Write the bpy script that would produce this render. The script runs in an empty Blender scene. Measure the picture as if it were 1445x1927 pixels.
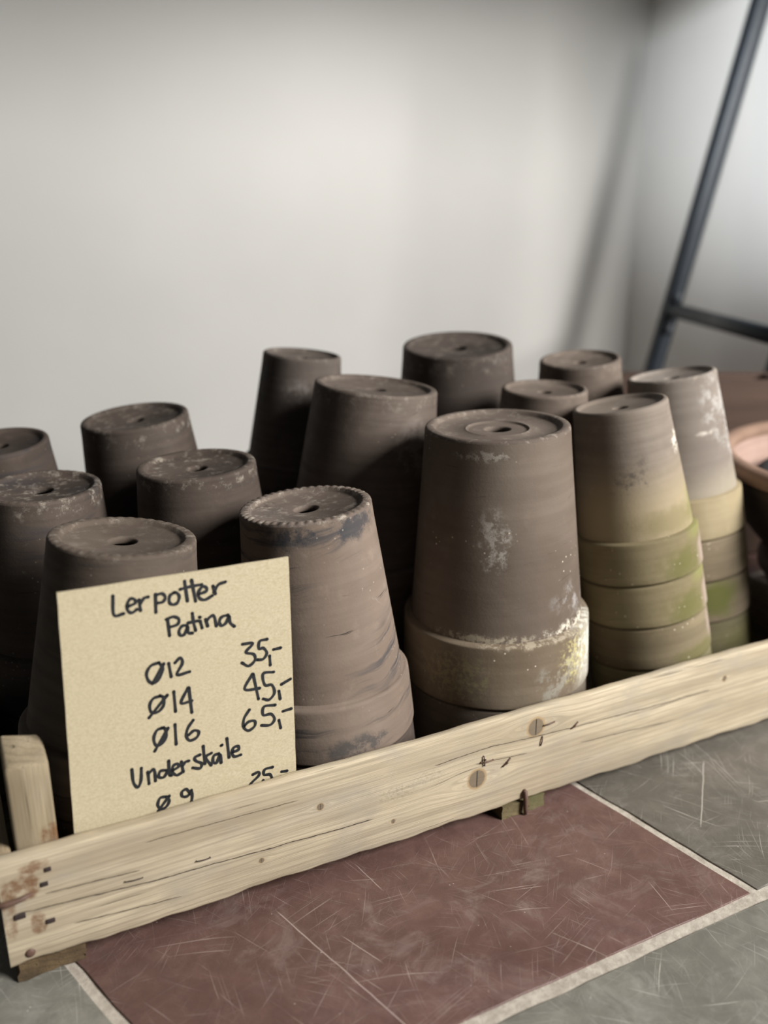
import bpy, bmesh, math, random
from mathutils import Vector, Matrix
random.seed(7)
SC = bpy.context.scene
COL = SC.collection

# ------------------------------------------------------------------ camera, world, lights, exposure
cam_d = bpy.data.cameras.new('camera')
cam = bpy.data.objects.new('camera', cam_d)
COL.objects.link(cam)
CW = Vector((0.43085758, 0.84786216, -0.30901699))      # view direction
CR = Vector((0.89149503, -0.45303047, 0.0))             # right
CU = Vector((0.13999412, 0.27548711, 0.95105652))       # up
cam.matrix_world = Matrix(((CR.x, CU.x, -CW.x, 0.00472617),
                           (CR.y, CU.y, -CW.y, -0.53721525),
                           (CR.z, CU.z, -CW.z, 0.49025166),
                           (0, 0, 0, 1)))
cam_d.sensor_fit = 'VERTICAL'
cam_d.sensor_height = 36.0
cam_d.sensor_width = 27.0
cam_d.lens = 31.76
cam_d.clip_start = 0.02
cam_d.dof.use_dof = True
cam_d.dof.focus_distance = 0.70
cam_d.dof.aperture_fstop = 3.0
SC.camera = cam

SC.view_settings.view_transform = 'Standard'
SC.view_settings.look = 'None'
SC.view_settings.gamma = 1.0
SC.view_settings.use_curve_mapping = False
SC.view_settings.exposure = 0.0

w = bpy.data.worlds.new('world')
SC.world = w
w.use_nodes = True
bg = w.node_tree.nodes['Background']
bg.inputs['Color'].default_value = (0.82, 0.90, 1.0, 1)
bg.inputs['Strength'].default_value = 0.04

def area(name, loc, target, sx, sy, power, color=(1, 1, 1)):
    d = bpy.data.lights.new(name, 'AREA')
    d.shape = 'RECTANGLE'; d.size = sx; d.size_y = sy
    d.energy = power; d.color = color
    o = bpy.data.objects.new(name, d); COL.objects.link(o)
    o.location = loc
    o.rotation_euler = (Vector(target) - Vector(loc)).to_track_quat('-Z', 'Y').to_euler()
    return o
# big shop window to the right of and behind the photographer, and an added spot that brightens the right wall by the corner
area('window_daylight', (1.80, -1.62, 1.50), (0.50, 0.2, 0.2), 0.9, 1.05, 158, (1.0, 0.97, 0.93))
def spot(name, loc, target, power, ang, color, size=.05, blend=1.0):
    d = bpy.data.lights.new(name, 'SPOT'); d.energy = power; d.color = color
    d.spot_size = math.radians(ang); d.spot_blend = blend; d.shadow_soft_size = size
    o = bpy.data.objects.new(name, d); COL.objects.link(o)
    o.location = loc; o.rotation_euler = (Vector(target) - Vector(loc)).to_track_quat('-Z', 'Y').to_euler()
spot('added_corner_spot', (0.15, -0.55, 1.15), (1.60, 0.66, .78), 250, 30, (0.93, 0.965, 1.0), .07)

# ------------------------------------------------------------------ helpers
def empty(name, loc=(0, 0, 0), quat=None):
    o = bpy.data.objects.new(name, None); COL.objects.link(o)
    o.empty_display_size = 0.02
    o.location = loc
    if quat is not None:
        o.rotation_mode = 'QUATERNION'; o.rotation_quaternion = quat
    return o
def tag(o, label=None, cat=None, group=None, kind=None):
    if label: o['label'] = label
    if cat: o['category'] = cat
    if group: o['group'] = group
    if kind: o['kind'] = kind
    return o
def obj(name, bm, mats, parent=None, smooth=True, loc=None):
    me = bpy.data.meshes.new(name)
    bmesh.ops.recalc_face_normals(bm, faces=bm.faces)
    bm.to_mesh(me); bm.free()
    if not isinstance(mats, (list, tuple)): mats = [mats]
    for m in mats: me.materials.append(m)
    if smooth:
        for p in me.polygons: p.use_smooth = True
    o = bpy.data.objects.new(name, me); COL.objects.link(o)
    if parent: o.parent = parent
    if loc: o.location = loc
    return o
def sharp(o, ang=35):
    """split shading at hard edges"""
    me = o.data
    bm = bmesh.new(); bm.from_mesh(me)
    for e in bm.edges:
        if len(e.link_faces) == 2 and e.calc_face_angle(0) > math.radians(ang): e.smooth = False
    bm.to_mesh(me); bm.free()
    return o
def box_bm(x0, x1, y0, y1, z0, z1, bev=0.0, seg=2, bm=None):
    b = bmesh.new()
    vs = [b.verts.new(p) for p in ((x0,y0,z0),(x1,y0,z0),(x1,y1,z0),(x0,y1,z0),(x0,y0,z1),(x1,y0,z1),(x1,y1,z1),(x0,y1,z1))]
    for f in ((3,2,1,0),(4,5,6,7),(0,1,5,4),(1,2,6,5),(2,3,7,6),(3,0,4,7)): b.faces.new([vs[i] for i in f])
    if bev: bmesh.ops.bevel(b, geom=list(b.edges), offset=bev, segments=seg, affect='EDGES', profile=0.6)
    return b
def join(a, b):
    me = bpy.data.meshes.new('t'); b.to_mesh(me); b.free(); a.from_mesh(me); bpy.data.meshes.remove(me); return a
def tube_bm(pts, r, seg=12, cap=True, radii=None):
    b = bmesh.new(); rings = []
    pts = [Vector(p) for p in pts]
    up = None
    for i, p in enumerate(pts):
        d = (pts[min(i+1, len(pts)-1)] - pts[max(i-1, 0)]).normalized()
        if up is None: up = Vector((0,0,1)) if abs(d.z) < .9 else Vector((1,0,0))
        s = d.cross(up).normalized(); up = s.cross(d).normalized()
        rr = radii[i] if radii else r
        rings.append([b.verts.new(p + rr*(math.cos(2*math.pi*k/seg)*s + math.sin(2*math.pi*k/seg)*up)) for k in range(seg)])
    for a, c in zip(rings, rings[1:]):
        for k in range(seg): b.faces.new((a[k], a[(k+1)%seg], c[(k+1)%seg], c[k]))
    if cap:
        b.faces.new(rings[0][::-1]); b.faces.new(rings[-1])
    return b
def lathe_bm(prof, seg=96, fn=None, close=False):
    """prof: list of (r, z); r==0 gives a pole. fn(r, z, angle, i) -> (r, z)"""
    b = bmesh.new(); rings = []
    for i, (r, z) in enumerate(prof):
        if r <= 1e-7:
            rings.append([b.verts.new((0, 0, z))]); continue
        ring = []
        for k in range(seg):
            a = 2*math.pi*k/seg
            rr, zz = fn(r, z, a, i) if fn else (r, z)
            ring.append(b.verts.new((rr*math.cos(a), rr*math.sin(a), zz)))
        rings.append(ring)
    pairs = list(zip(rings, rings[1:]))
    if close: pairs.append((rings[-1], rings[0]))
    for p, q in pairs:
        for k in range(seg):
            k2 = (k+1) % seg
            if len(p) == 1 and len(q) == 1: continue
            if len(p) == 1: b.faces.new((p[0], q[k2], q[k]))
            elif len(q) == 1: b.faces.new((p[k], p[k2], q[0]))
            else: b.faces.new((p[k], p[k2], q[k2], q[k]))
    return b

# ------------------------------------------------------------------ node helper
class NT:
    def __init__(s, name, rough=0.8, spec=0.3):
        s.m = bpy.data.materials.new(name); s.m.use_nodes = True
        s.t = s.m.node_tree; s.b = s.t.nodes['Principled BSDF']
        s.b.inputs['Roughness'].default_value = rough
        s.b.inputs['Specular IOR Level'].default_value = spec
        s._c = None
    def link(s, a, b):
        s.t.links.new(a, b)
    def put(s, sock, v):
        if isinstance(v, (int, float)): sock.default_value = v
        elif isinstance(v, (tuple, list)):
            sock.default_value = tuple(v) + ((1,) if len(v) == 3 and sock.type == 'RGBA' else ())
        else: s.link(v, sock)
    def coord(s):
        if s._c is None: s._c = s.t.nodes.new('ShaderNodeTexCoord').outputs['Object']
        return s._c
    def math(s, op, a, b=0.0, c=None, clamp=False):
        n = s.t.nodes.new('ShaderNodeMath'); n.operation = op; n.use_clamp = clamp
        s.put(n.inputs[0], a); s.put(n.inputs[1], b)
        if c is not None: s.put(n.inputs[2], c)
        return n.outputs[0]
    def add(s, a, b): return s.math('ADD', a, b)
    def mul(s, a, b): return s.math('MULTIPLY', a, b)
    def sub(s, a, b): return s.math('SUBTRACT', a, b)
    def sep(s, v=None):
        n = s.t.nodes.new('ShaderNodeSeparateXYZ'); s.link(v or s.coord(), n.inputs[0]); return n.outputs
    def comb(s, x, y, z):
        n = s.t.nodes.new('ShaderNodeCombineXYZ')
        for i, v in enumerate((x, y, z)): s.put(n.inputs[i], v)
        return n.outputs[0]
    def scale(s, v, k, off=(0, 0, 0)):
        n = s.t.nodes.new('ShaderNodeMapping')
        s.link(v, n.inputs['Vector'])
        n.inputs['Scale'].default_value = k if isinstance(k, tuple) else (k, k, k)
        n.inputs['Location'].default_value = off
        return n.outputs[0]
    def rot(s, v, ang, k=(1, 1, 1), off=(0, 0, 0)):
        n = s.t.nodes.new('ShaderNodeMapping'); s.link(v, n.inputs['Vector'])
        n.inputs['Rotation'].default_value = (0, 0, ang)
        return s.scale(n.outputs[0], k, off)
    def noise(s, v, sc=1.0, det=4.0, rough=0.55, dist=0.0):
        n = s.t.nodes.new('ShaderNodeTexNoise'); s.link(v, n.inputs['Vector'])
        n.inputs['Scale'].default_value = sc; n.inputs['Detail'].default_value = det
        n.inputs['Roughness'].default_value = rough; n.inputs['Distortion'].default_value = dist
        return n.outputs['Fac']
    def voro(s, v, sc=1.0, feature='F1', rnd=1.0):
        n = s.t.nodes.new('ShaderNodeTexVoronoi'); s.link(v, n.inputs['Vector'])
        n.feature = feature; n.inputs['Scale'].default_value = sc; n.inputs['Randomness'].default_value = rnd
        return n.outputs['Distance']
    def step(s, v, a, b, lo=0.0, hi=1.0):
        """smooth ramp of v from a..b to lo..hi"""
        n = s.t.nodes.new('ShaderNodeMapRange'); n.interpolation_type = 'SMOOTHSTEP'
        s.put(n.inputs[0], v); s.put(n.inputs[1], a); s.put(n.inputs[2], b); s.put(n.inputs[3], lo); s.put(n.inputs[4], hi)
        return n.outputs[0]
    def mix(s, f, a, b):
        n = s.t.nodes.new('ShaderNodeMix'); n.data_type = 'RGBA'
        s.put(n.inputs[0], f); s.put(n.inputs[6], a); s.put(n.inputs[7], b)
        return n.outputs[2]
    def blob(s, c, rad, v=None):
        """1 at the middle of an ellipsoid, 0 on its surface"""
        n = s.t.nodes.new('ShaderNodeMapping'); s.link(v or s.coord(), n.inputs['Vector'])
        n.inputs['Scale'].default_value = tuple(1/r for r in rad)
        n.inputs['Location'].default_value = tuple(-a/r for a, r in zip(c, rad))
        l = s.t.nodes.new('ShaderNodeVectorMath'); l.operation = 'LENGTH'; s.link(n.outputs[0], l.inputs[0])
        return s.math('SUBTRACT', 1.0, l.outputs['Value'], clamp=True)
    def color(s, c): s.put(s.b.inputs['Base Color'], c)
    def rough(s, v): s.put(s.b.inputs['Roughness'], v)
    def bump(s, h, strength=0.3, dist=0.001):
        n = s.t.nodes.new('ShaderNodeBump'); n.inputs['Strength'].default_value = strength
        n.inputs['Distance'].default_value = dist; s.put(n.inputs['Height'], h)
        s.link(n.outputs[0], s.b.inputs['Normal'])
def plain(name, c, rough=0.6, spec=0.3, metal=0.0):
    t = NT(name, rough, spec)
    f = t.noise(t.scale(t.coord(), 60), 1.0, 5)
    t.color(t.mix(t.step(f, .3, .7), tuple(x*.85 for x in c), tuple(min(1, x*1.12) for x in c)))
    t.b.inputs['Metallic'].default_value = metal
    return t.m

# ------------------------------------------------------------------ materials
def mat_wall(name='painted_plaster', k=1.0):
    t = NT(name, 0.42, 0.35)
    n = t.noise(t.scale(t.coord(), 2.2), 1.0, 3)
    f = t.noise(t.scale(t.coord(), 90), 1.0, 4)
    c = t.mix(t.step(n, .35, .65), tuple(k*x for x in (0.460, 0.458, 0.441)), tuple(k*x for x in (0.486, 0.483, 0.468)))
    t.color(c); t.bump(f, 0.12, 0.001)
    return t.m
def mat_tile(name, c1, c2, haze, seed, dens=1.0, crack=None):
    """worn slate: cloudy base, pale hazy scuffs, and thin scratches lying in many directions"""
    t = NT(name, 0.5, 0.45)
    v = t.scale(t.coord(), 1.0, (seed*3.1, seed*1.7, seed*0.9))
    cl = t.noise(v, 5.0, 6, .6, .6)
    fine = t.noise(v, 260.0, 3, .7)
    grain = t.noise(v, 60.0, 6, .65)
    col = t.mix(t.step(cl, .3, .7), c1, c2)
    col = t.mix(t.step(grain, .35, .75, 0, .35), col, tuple(x*0.62 for x in c1))
    mott = t.noise(v, 34.0, 5, .6, .8)
    col = t.mix(t.step(mott, .40, .64, .42, 0), col, tuple(x*0.66 for x in c1))
    # cloudy scuffs
    sc = t.noise(v, 26.0, 8, .72, 1.2)
    sc2 = t.noise(v, 9.0, 3, .5, .4)
    hz = t.mul(t.step(sc, .47, .70), t.step(sc2, .34, .62))
    col = t.mix(t.mul(hz, .30), col, haze)
    total = None
    angs = [(.30, 9), (1.05, 12), (1.75, 10), (2.35, 14), (2.85, 9), (.72, 20), (2.05, 22), (1.4, 26), (.1, 16), (2.6, 30), (.9, 34)]
    for i, (a, l) in enumerate(angs):
        warp = t.noise(t.scale(v, 7.0, (i*2.0, 0, 0)), 1.0, 1)
        r = t.sep(t.rot(v, a, (1, 1, 1), (i*5.3, i*2.9, 0)))
        rr = t.comb(t.mul(r[0], l*.8), t.mul(t.add(r[1], t.mul(warp, .035)), 640 + 80*i), 0.0)
        ln = t.noise(rr, 1.0, 1.0, .5)
        mk = t.noise(t.scale(v, 21.0, (i*3.7, i*1.3, 0)), 1.0, 3)
        x = t.mul(t.mul(t.step(ln, .665, .745), t.step(mk, .46, .66)), .95 - .06*i)
        total = x if total is None else t.math('MAXIMUM', total, x)
    # tiny pale chips
    chip = t.mul(t.step(t.voro(v, 140.0), .10, .05), t.step(t.noise(v, 40.0, 2), .58, .66))
    total = t.math('MAXIMUM', total, chip)
    if crack:
        for (ax, ay), (bx, by), wd in crack:
            dx, dy = bx-ax, by-ay; L = math.hypot(dx, dy); nx, ny = -dy/L, dx/L
            s = t.sep(t.coord())
            wob = t.mul(t.sub(t.noise(t.scale(t.coord(), 30), 1.0, 2), .5), .0025)
            d = t.math('ABSOLUTE', t.add(t.add(t.mul(t.sub(s[0], ax), nx), t.mul(t.sub(s[1], ay), ny)), wob))
            along = t.add(t.mul(t.sub(s[0], ax), dx/L), t.mul(t.sub(s[1], ay), dy/L))
            m = t.mul(t.step(d, wd, wd*.4), t.mul(t.step(along, 0.0, .01), t.step(along, L, L-.01)))
            total = t.math('MAXIMUM', total, m)
    col = t.mix(t.mul(total, .7), col, tuple(min(1, x*1.35) for x in haze))
    t.color(col)
    t.rough(t.step(sc, .3, .7, .42, .62))
    h = t.add(t.mul(fine, .5), t.add(t.mul(grain, .7), t.mul(total, -.35)))
    t.bump(h, 0.28, 0.0012)
    return t.m
def mat_grout():
    t = NT('grout', 0.9, 0.2)
    n = t.noise(t.scale(t.coord(), 120), 1.0, 6, .7); b = t.noise(t.scale(t.coord(), 14), 1.0, 4)
    t.color(t.mix(t.step(n, .3, .7), (0.30, 0.265, 0.225), (0.47, 0.43, 0.37)))
    t.bump(t.add(n, b), .5, .0015)
    return t.m
def mat_wood(name, grain='X', light=(0.555, 0.475, 0.345), dark=(0.365, 0.302, 0.212), grey=(0.30, 0.268, 0.222), knots=(), rust=(), stamp=(), cracks=(), seed=0.0, weather=.62, contrast=1.0):
    t = NT(name, 0.78, 0.22)
    s = t.sep(t.coord())
    i = 'XYZ'.index(grain)
    u = s[i]; a, b = [s[k] for k in range(3) if k != i]
    u = t.add(u, seed*1.37); 
    z0 = s[2]
    # grain flows round the knots
    push = None
    for (kx, kz, kr) in knots:
        d = t.blob((kx, 0, kz), (kr*7, 10, kr*3.2))
        p = t.mul(t.mul(d, d), t.step(t.sub(z0, kz), -kr*.6, kr*.6, -kr*1.5, kr*1.5))
        push = p if push is None else t.add(push, p)
    if push is not None and grain == 'X': b = t.sub(b, push)
    vec = lambda ku, kv, off=0.0: t.comb(t.add(t.mul(u, ku), off), t.mul(a, kv), t.mul(b, kv))
    broad = t.noise(vec(5, 55, 3.0), 1.0, 3, .5)
    ring = t.noise(vec(2.2, 150), 1.0, 2.0, .5, .2)
    late = t.math('SINE', t.add(t.mul(b, 1150), t.add(t.mul(a, 300), t.mul(t.noise(vec(2.6, 34, 7.0), 1.0, 2.5, .5), 15.0))))
    fib = t.noise(vec(22, 1300, 9.0), 1.0, 3, .6)
    blot = t.noise(vec(14, 26, 5.0), 1.0, 5, .6, .5)
    crack = t.noise(vec(4.5, 210, 17.0), 1.0, 3, .55)
    col = t.mix(t.step(broad, .32, .68), dark, light)
    col = t.mix(t.step(ring, .40, .26, 0, .55*contrast), col, tuple(x*.72 for x in dark))
    col = t.mix(t.step(late, .25, 1.0, 0, .42*contrast), col, tuple(x*.78 for x in dark))
    col = t.mix(t.step(fib, .35, .7, .45*contrast, 0), col, tuple(x*.7 for x in dark))
    col = t.mix(t.step(blot, .45, .75, 0, weather), col, grey)
    ck = t.step(crack, .345, .275)
    col = t.mix(t.mul(ck, .8), col, tuple(x*.28 for x in dark))
    hgt = t.add(t.mul(fib, .4), t.add(t.mul(ring, .5), t.mul(ck, -.9)))
    for (kx, kz, kr) in knots:
        ang = t.noise(t.scale(t.coord(), 320), 1.0, 3)
        k = t.add(t.blob((kx, 0, kz), (kr*1.25, 10, kr*1.3)), t.mul(t.sub(ang, .5), .16))
        col = t.mix(t.step(k, .02, .22), col, (0.34, 0.245, 0.14))
        col = t.mix(t.step(k, .22, .34, 0, .9), col, (0.155, 0.125, 0.09))
        col = t.mix(t.mul(t.step(t.math('ABSOLUTE', t.sub(s[0], kx)), kr*.09, kr*.03), t.step(k, .25, .4)), col, (0.03, 0.025, 0.02))
    for (cx, cz, rx, rz, am) in rust:
        n = t.noise(t.comb(t.mul(s[0], 130), t.mul(s[1], 130), t.mul(s[2], 130)), 1.0, 4, .6)
        k = t.mul(t.step(t.mul(t.step(t.blob((cx, 0, cz), (rx, 10, rz)), 0, .6), n), .30, .62), am)
        col = t.mix(k, col, (0.135, 0.058, 0.022))
    for (cx, cz, rx, rz, am, sc) in stamp:
        n = t.noise(t.scale(t.coord(), sc), 1.0, 3, .7)
        k = t.mul(t.mul(t.step(t.blob((cx, 0, cz), (rx, 10, rz)), .0, .35), t.step(n, .45, .62)), am)
        col = t.mix(k, col, (0.16, 0.15, 0.09))
    for (ax, az, bx, bz, wd) in cracks:
        dx, dz = bx-ax, bz-az; L = math.hypot(dx, dz)
        wob = t.mul(t.sub(t.noise(t.comb(t.mul(s[0], 60), 0.0, t.mul(s[2], 60)), 1.0, 3), .5), .0022)
        d = t.math('ABSOLUTE', t.add(t.add(t.mul(t.sub(s[0], ax), -dz/L), t.mul(t.sub(s[2], az), dx/L)), wob))
        al = t.math('DIVIDE', t.add(t.mul(t.sub(s[0], ax), dx/L), t.mul(t.sub(s[2], az), dz/L)), L)
        wv = t.mul(t.noise(t.comb(t.mul(s[0], 140), 3.0, 0.0), 1.0, 3), wd*2)
        k = t.mul(t.step(t.math('DIVIDE', d, wv), 1.0, .45), t.mul(t.step(al, 0.0, .06), t.step(al, 1.0, .94)))
        sh = t.mul(t.step(d, wd*7, 0.0, 0, .35), t.mul(t.step(al, 0.0, .15), t.step(al, 1.0, .85)))
        col = t.mix(sh, col, tuple(x*.62 for x in dark))
        col = t.mix(t.mul(k, .92), col, (0.045, 0.034, 0.026))
        hgt = t.sub(hgt, k)
    t.color(col); t.bump(hgt, .7, .0011)
    return t.m
def mat_clay(name, c1=(0.115, 0.085, 0.068), c2=(0.17, 0.13, 0.105), streak=.0, streak_col=(0.035, 0.035, 0.04), lime=.0, lime_th=.60, speck=.0,
             bands=.35, tan=None, algae=(), blobs=(), seed=0.0, ring_lime=0.0, H=.19, fine_crack=0.0, rough=.80):
    """fired, weathered clay. local +Z runs to the pot's base, the mouth is at z = 0"""
    t = NT(name, rough, .16)
    v = t.scale(t.coord(), 1.0, (seed*1.31, seed*2.17, seed*.73))
    s = t.sep(t.coord())
    big = t.noise(v, 9.0, 4, .55, .6)
    mid = t.noise(v, 45.0, 6, .62)
    fine = t.noise(v, 420.0, 4, .65)
    throw = t.noise(t.scale(v, (7, 7, 150)), 1.0, 3, .5)          # turning marks
    tilt = t.add(s[2], t.mul(t.add(s[0], t.mul(s[1], .6)), -.10))
    wav = t.noise(t.scale(v, 16.0), 1.0, 2)
    zz = t.add(tilt, t.mul(t.sub(wav, .5), .022))
    strk = t.noise(t.comb(t.mul(t.sep(v)[0], 9), t.mul(t.sep(v)[1], 9), t.mul(zz, 120)), 1.0, 5, .62)
    col = t.mix(t.step(big, .3, .7), c1, c2)
    col = t.mix(t.step(throw, .3, .7, 0, bands), col, tuple(x*.72 for x in c1))
    col = t.mix(t.step(mid, .55, .8, 0, .35), col, tuple(min(1, x*1.45) for x in c2))
    if streak:
        m = t.step(t.noise(v, 11.0, 3, .5), .38, .62)
        col = t.mix(t.mul(t.mul(t.step(strk, .52, .66), streak), m), col, streak_col)
    if fine_crack:
        ck = t.noise(t.comb(t.mul(t.sep(v)[0], 14), t.mul(t.sep(v)[1], 14), t.mul(zz, 330)), 1.0, 4, .6)
        col = t.mix(t.mul(t.step(ck, .665, .70), fine_crack), col, (0.03, 0.026, 0.024))
    if tan:
        za, zb, tc, amt = tan
        k = t.step(t.add(s[2], t.mul(t.sub(big, .5), .05)), za, zb, amt, 0)
        col = t.mix(k, col, tc)
    for (c, rad, ac, amt, soft) in algae:
        k = t.add(t.blob(c, rad), t.mul(t.sub(t.noise(v, 60.0, 7, .7), .5), .9))
        col = t.mix(t.step(k, .15, .15+soft, 0, amt), col, ac)
    for (c, rad, bc, amt, nsc) in blobs:
        k = t.mul(t.blob(c, rad), t.step(t.noise(v, nsc, 6, .75), .40, .66))
        col = t.mix(t.step(k, .05, .45, 0, amt), col, bc)
    if lime:
        l = t.mul(t.step(t.noise(v, 70.0, 8, .74, 1.0), lime_th-.03, lime_th+.16), t.step(t.noise(v, 12.0, 3), .44, .66))
        col = t.mix(t.mul(l, lime), col, (0.46, 0.43, 0.38))
    if ring_lime:
        top = t.step(s[2], H-.012, H-.002)
        l = t.mul(top, t.step(t.noise(v, 95.0, 7, .75), .50, .68))
        col = t.mix(t.mul(l, ring_lime), col, (0.48, 0.43, 0.36))
    if speck:
        d = t.step(t.voro(v, 165.0), .16, .08)
        d = t.mul(d, t.step(t.noise(v, 22.0, 2), .54, .62))
        col = t.mix(t.mul(d, speck), col, (0.62, 0.56, 0.44))
    t.color(col)
    t.rough(t.step(mid, .3, .7, rough-.12, rough+.1))
    t.bump(t.add(t.mul(fine, .35), t.add(t.mul(throw, .45), t.mul(mid, .5))), .32, .0012)
    return t.m
def mat_card():
    t = NT('kraft_board', .85, .15)
    f = t.noise(t.scale(t.coord(), (900, 900, 900)), 1.0, 4, .7)
    g = t.noise(t.scale(t.coord(), (520, 520, 760)), 1.0, 5, .7)
    fib = t.step(t.voro(t.scale(t.coord(), (420, 420, 900)), 1.0), .07, .03)
    sp = t.mul(fib, t.step(t.noise(t.scale(t.coord(), 110), 1.0, 2), .56, .62))
    col = t.mix(t.step(g, .3, .7), (0.42, 0.362, 0.243), (0.525, 0.465, 0.335))
    col = t.mix(t.step(f, .35, .7, .25, 0), col, (0.36, 0.29, 0.17))
    col = t.mix(t.mul(sp, .6), col, (0.17, 0.125, 0.07))
    t.color(col); t.bump(f, .15, .0004)
    return t.m
M_ink = plain('marker_ink', (0.018, 0.019, 0.022), .55, .3)
M_card = mat_card()
M_wall = mat_wall()
M_wall_side = mat_wall('painted_plaster_brightened', 1.55)  # same plaster made paler: the right wall's brightness put into its colour
M_grout = mat_grout()
M_rust = plain('rusted_steel', (0.11, 0.062, 0.045), .6, .4)
M_darkrust = plain('dark_rust', (0.035, 0.024, 0.022), .7, .3)
M_zinc = plain('bent_staple_steel', (0.45, 0.36, 0.26), .35, .5, .6)
M_black = plain('black_painted_steel', (0.016, 0.022, 0.030), .45, .45)

# ------------------------------------------------------------------ setting
FLOOR_Z = 0.0
# floor: grout bed with big worn slabs set in it
b = box_bm(-1.0, 1.75, -1.3, 1.25, -0.03, -0.0013)
floor = tag(obj('floor', b, M_grout, smooth=False), kind='structure')
SCR = [((.181, -.010), (.224, -.1583), .0007), ((.255, .010), (.262, -.032), .0005), ((.214, -.055), (.231, -.095), .0005)]
RED = mat_tile('red_slate', (0.108, 0.057, 0.047), (0.142, 0.082, 0.070), (0.30, 0.24, 0.215), 1.0, 1.0, SCR)
GREY = mat_tile('grey_slate', (0.118, 0.106, 0.088), (0.170, 0.156, 0.133), (0.35, 0.33, 0.29), 2.0, 1.0, [((.615, -.010), (.535, -.085), .0007)])
GREY2 = mat_tile('green_grey_slate', (0.155, 0.150, 0.128), (0.235, 0.228, 0.198), (0.43, 0.415, 0.375), 3.0, 1.0)
def slab(pts, m, name='tile'):
    """flagstone with slightly wavy, softened edges"""
    bm = bmesh.new(); rnd = random.Random(len(pts)*7 + int(pts[0][0]*100)); ring = []
    n = len(pts)
    for i in range(n):
        p, q = Vector(pts[i]), Vector(pts[(i+1) % n])
        L = (q-p).length; k = max(2, int(L/.02))
        for j in range(k):
            t_ = j/k; w_ = p.lerp(q, t_)
            d = (q-p).normalized(); nn = Vector((d.y, -d.x))
            jit = 0 if j == 0 else rnd.uniform(-.0007, .0007)
            ring.append(w_ + nn*jit)
    vs = [bm.verts.new((p.x, p.y, 0)) for p in ring]
    f = bm.faces.new(vs)
    if f.normal.z < 0: f.normal_flip()
    ext = bmesh.ops.extrude_face_region(bm, geom=[f])
    for v_ in [g for g in ext['geom'] if isinstance(g, bmesh.types.BMVert)]: v_.co.z = -.012
    te = [e for e in bm.edges if all(abs(v_.co.z) < 1e-6 for v_ in e.verts)]
    bmesh.ops.bevel(bm, geom=te, offset=.0009, segments=2, affect='EDGES', profile=.5)
    o = obj(name, bm, m, floor, smooth=True); sharp(o, 50)
    return o
g = .004
def lx(y): return .0515 - .33*(y + .040)       # left joint of the red slab
def rx(y): return .4985 - .20*(y + .074)       # its right joint
slab([(lx(-.1583)+g, -.1583), (rx(-.1583)-g, -.1583), (rx(.30)-g, .30), (lx(.30)+g, .30)], RED)
slab([(rx(-.1583)+g, -.1583), (1.10, -.1583), (1.02, .30), (rx(.30)+g, .30)], GREY)
slab([(-.62, -.1583), (lx(-.1583)-g, -.1583), (lx(.30)-g, .30), (-.62, .30)], GREY2)
slab([(-.9, -.70), (1.35, -.70), (1.35, -.1693), (-.9, -.1693)], GREY2)
slab([(-.9, .310), (.62, .310), (.60, 1.19), (-.9, 1.19)], GREY)
slab([(.63, .310), (1.55, .310), (1.55, 1.19), (.61, 1.19)], RED)
slab([(1.11, -.1583), (1.55, -.1583), (1.55, .30), (1.03, .30)], RED)

b = box_bm(-1.0, 1.70, 1.20, 1.30, -.03, 2.4)
tag(obj('wall_back', b, M_wall, smooth=False), kind='structure')
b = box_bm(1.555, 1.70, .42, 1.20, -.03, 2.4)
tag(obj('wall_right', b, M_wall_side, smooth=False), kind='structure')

b = box_bm(-1.0, 1.55, .38, 1.199, 1.02, 1.05, .003)
tag(obj('added_shade_ledge_1', b, M_wall, smooth=False), kind='structure')     # unseen ledge, added to shade the top of the back wall

# ------------------------------------------------------------------ wooden crate
KN = [(.4213, .0828, .0086), (.3640, .0497, .0086), (.224, .069, .0030), (.176, .038, .0022), (.286, .035, .0020), (.640, .075, .003)]
RUST = [(.014, .076, .020, .017, .85), (.023, .090, .016, .008, .8), (.021, .045, .009, .016, .75), (.004, .060, .008, .040, .6)]
CRK = [(0.0056, 0.0578, 0.1083, 0.049, 0.0005), (0.0949, 0.0499, 0.1859, 0.046, 0.0005), (0.173, 0.0465, 0.2692, 0.043, 0.0005), (0.322, 0.0748, 0.3812, 0.0768, 0.00038), (0.3728, 0.077, 0.4353, 0.0728, 0.00038), (0.4204, 0.0735, 0.5739, 0.0672, 0.00038), (0.5589, 0.0676, 0.6232, 0.0672, 0.00038), (0.4684, 0.0542, 0.5689, 0.0469, 0.0003), (0.0407, 0.0362, 0.1162, 0.0293, 0.0004), (0.3613, 0.0643, 0.4141, 0.0597, 0.0003), (0.0256, 0.0668, 0.0894, 0.0622, 0.0004), (0.092, 0.0832, 0.208, 0.0803, 0.0003)]
W_board = mat_wood('weathered_pine_board', 'X', knots=KN, rust=RUST, stamp=[(.290, .060, .022, .008, .35, 420), (.318, .066, .016, .007, .32, 420)], seed=0.0, cracks=CRK)
W_plain = mat_wood('weathered_pine_side', 'Y', (0.36, 0.28, 0.18), (0.24, 0.18, 0.115), seed=2.0)
W_slat = mat_wood('weathered_pine_slat', 'X', (0.36, 0.28, 0.18), (0.24, 0.18, 0.115), seed=4.0)
W_post = mat_wood('weathered_pine_post', 'Z', (0.36, 0.295, 0.195), (0.25, 0.20, 0.13), rust=[(.036, .099, .012, .022, .8)], seed=6.0, weather=.25, contrast=1.1)
W_foot = mat_wood('mossy_pine_foot', 'Y', (0.20, 0.16, 0.085), (0.12, 0.095, 0.05), (0.10, 0.10, 0.045), seed=8.0, weather=.8)
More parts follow.
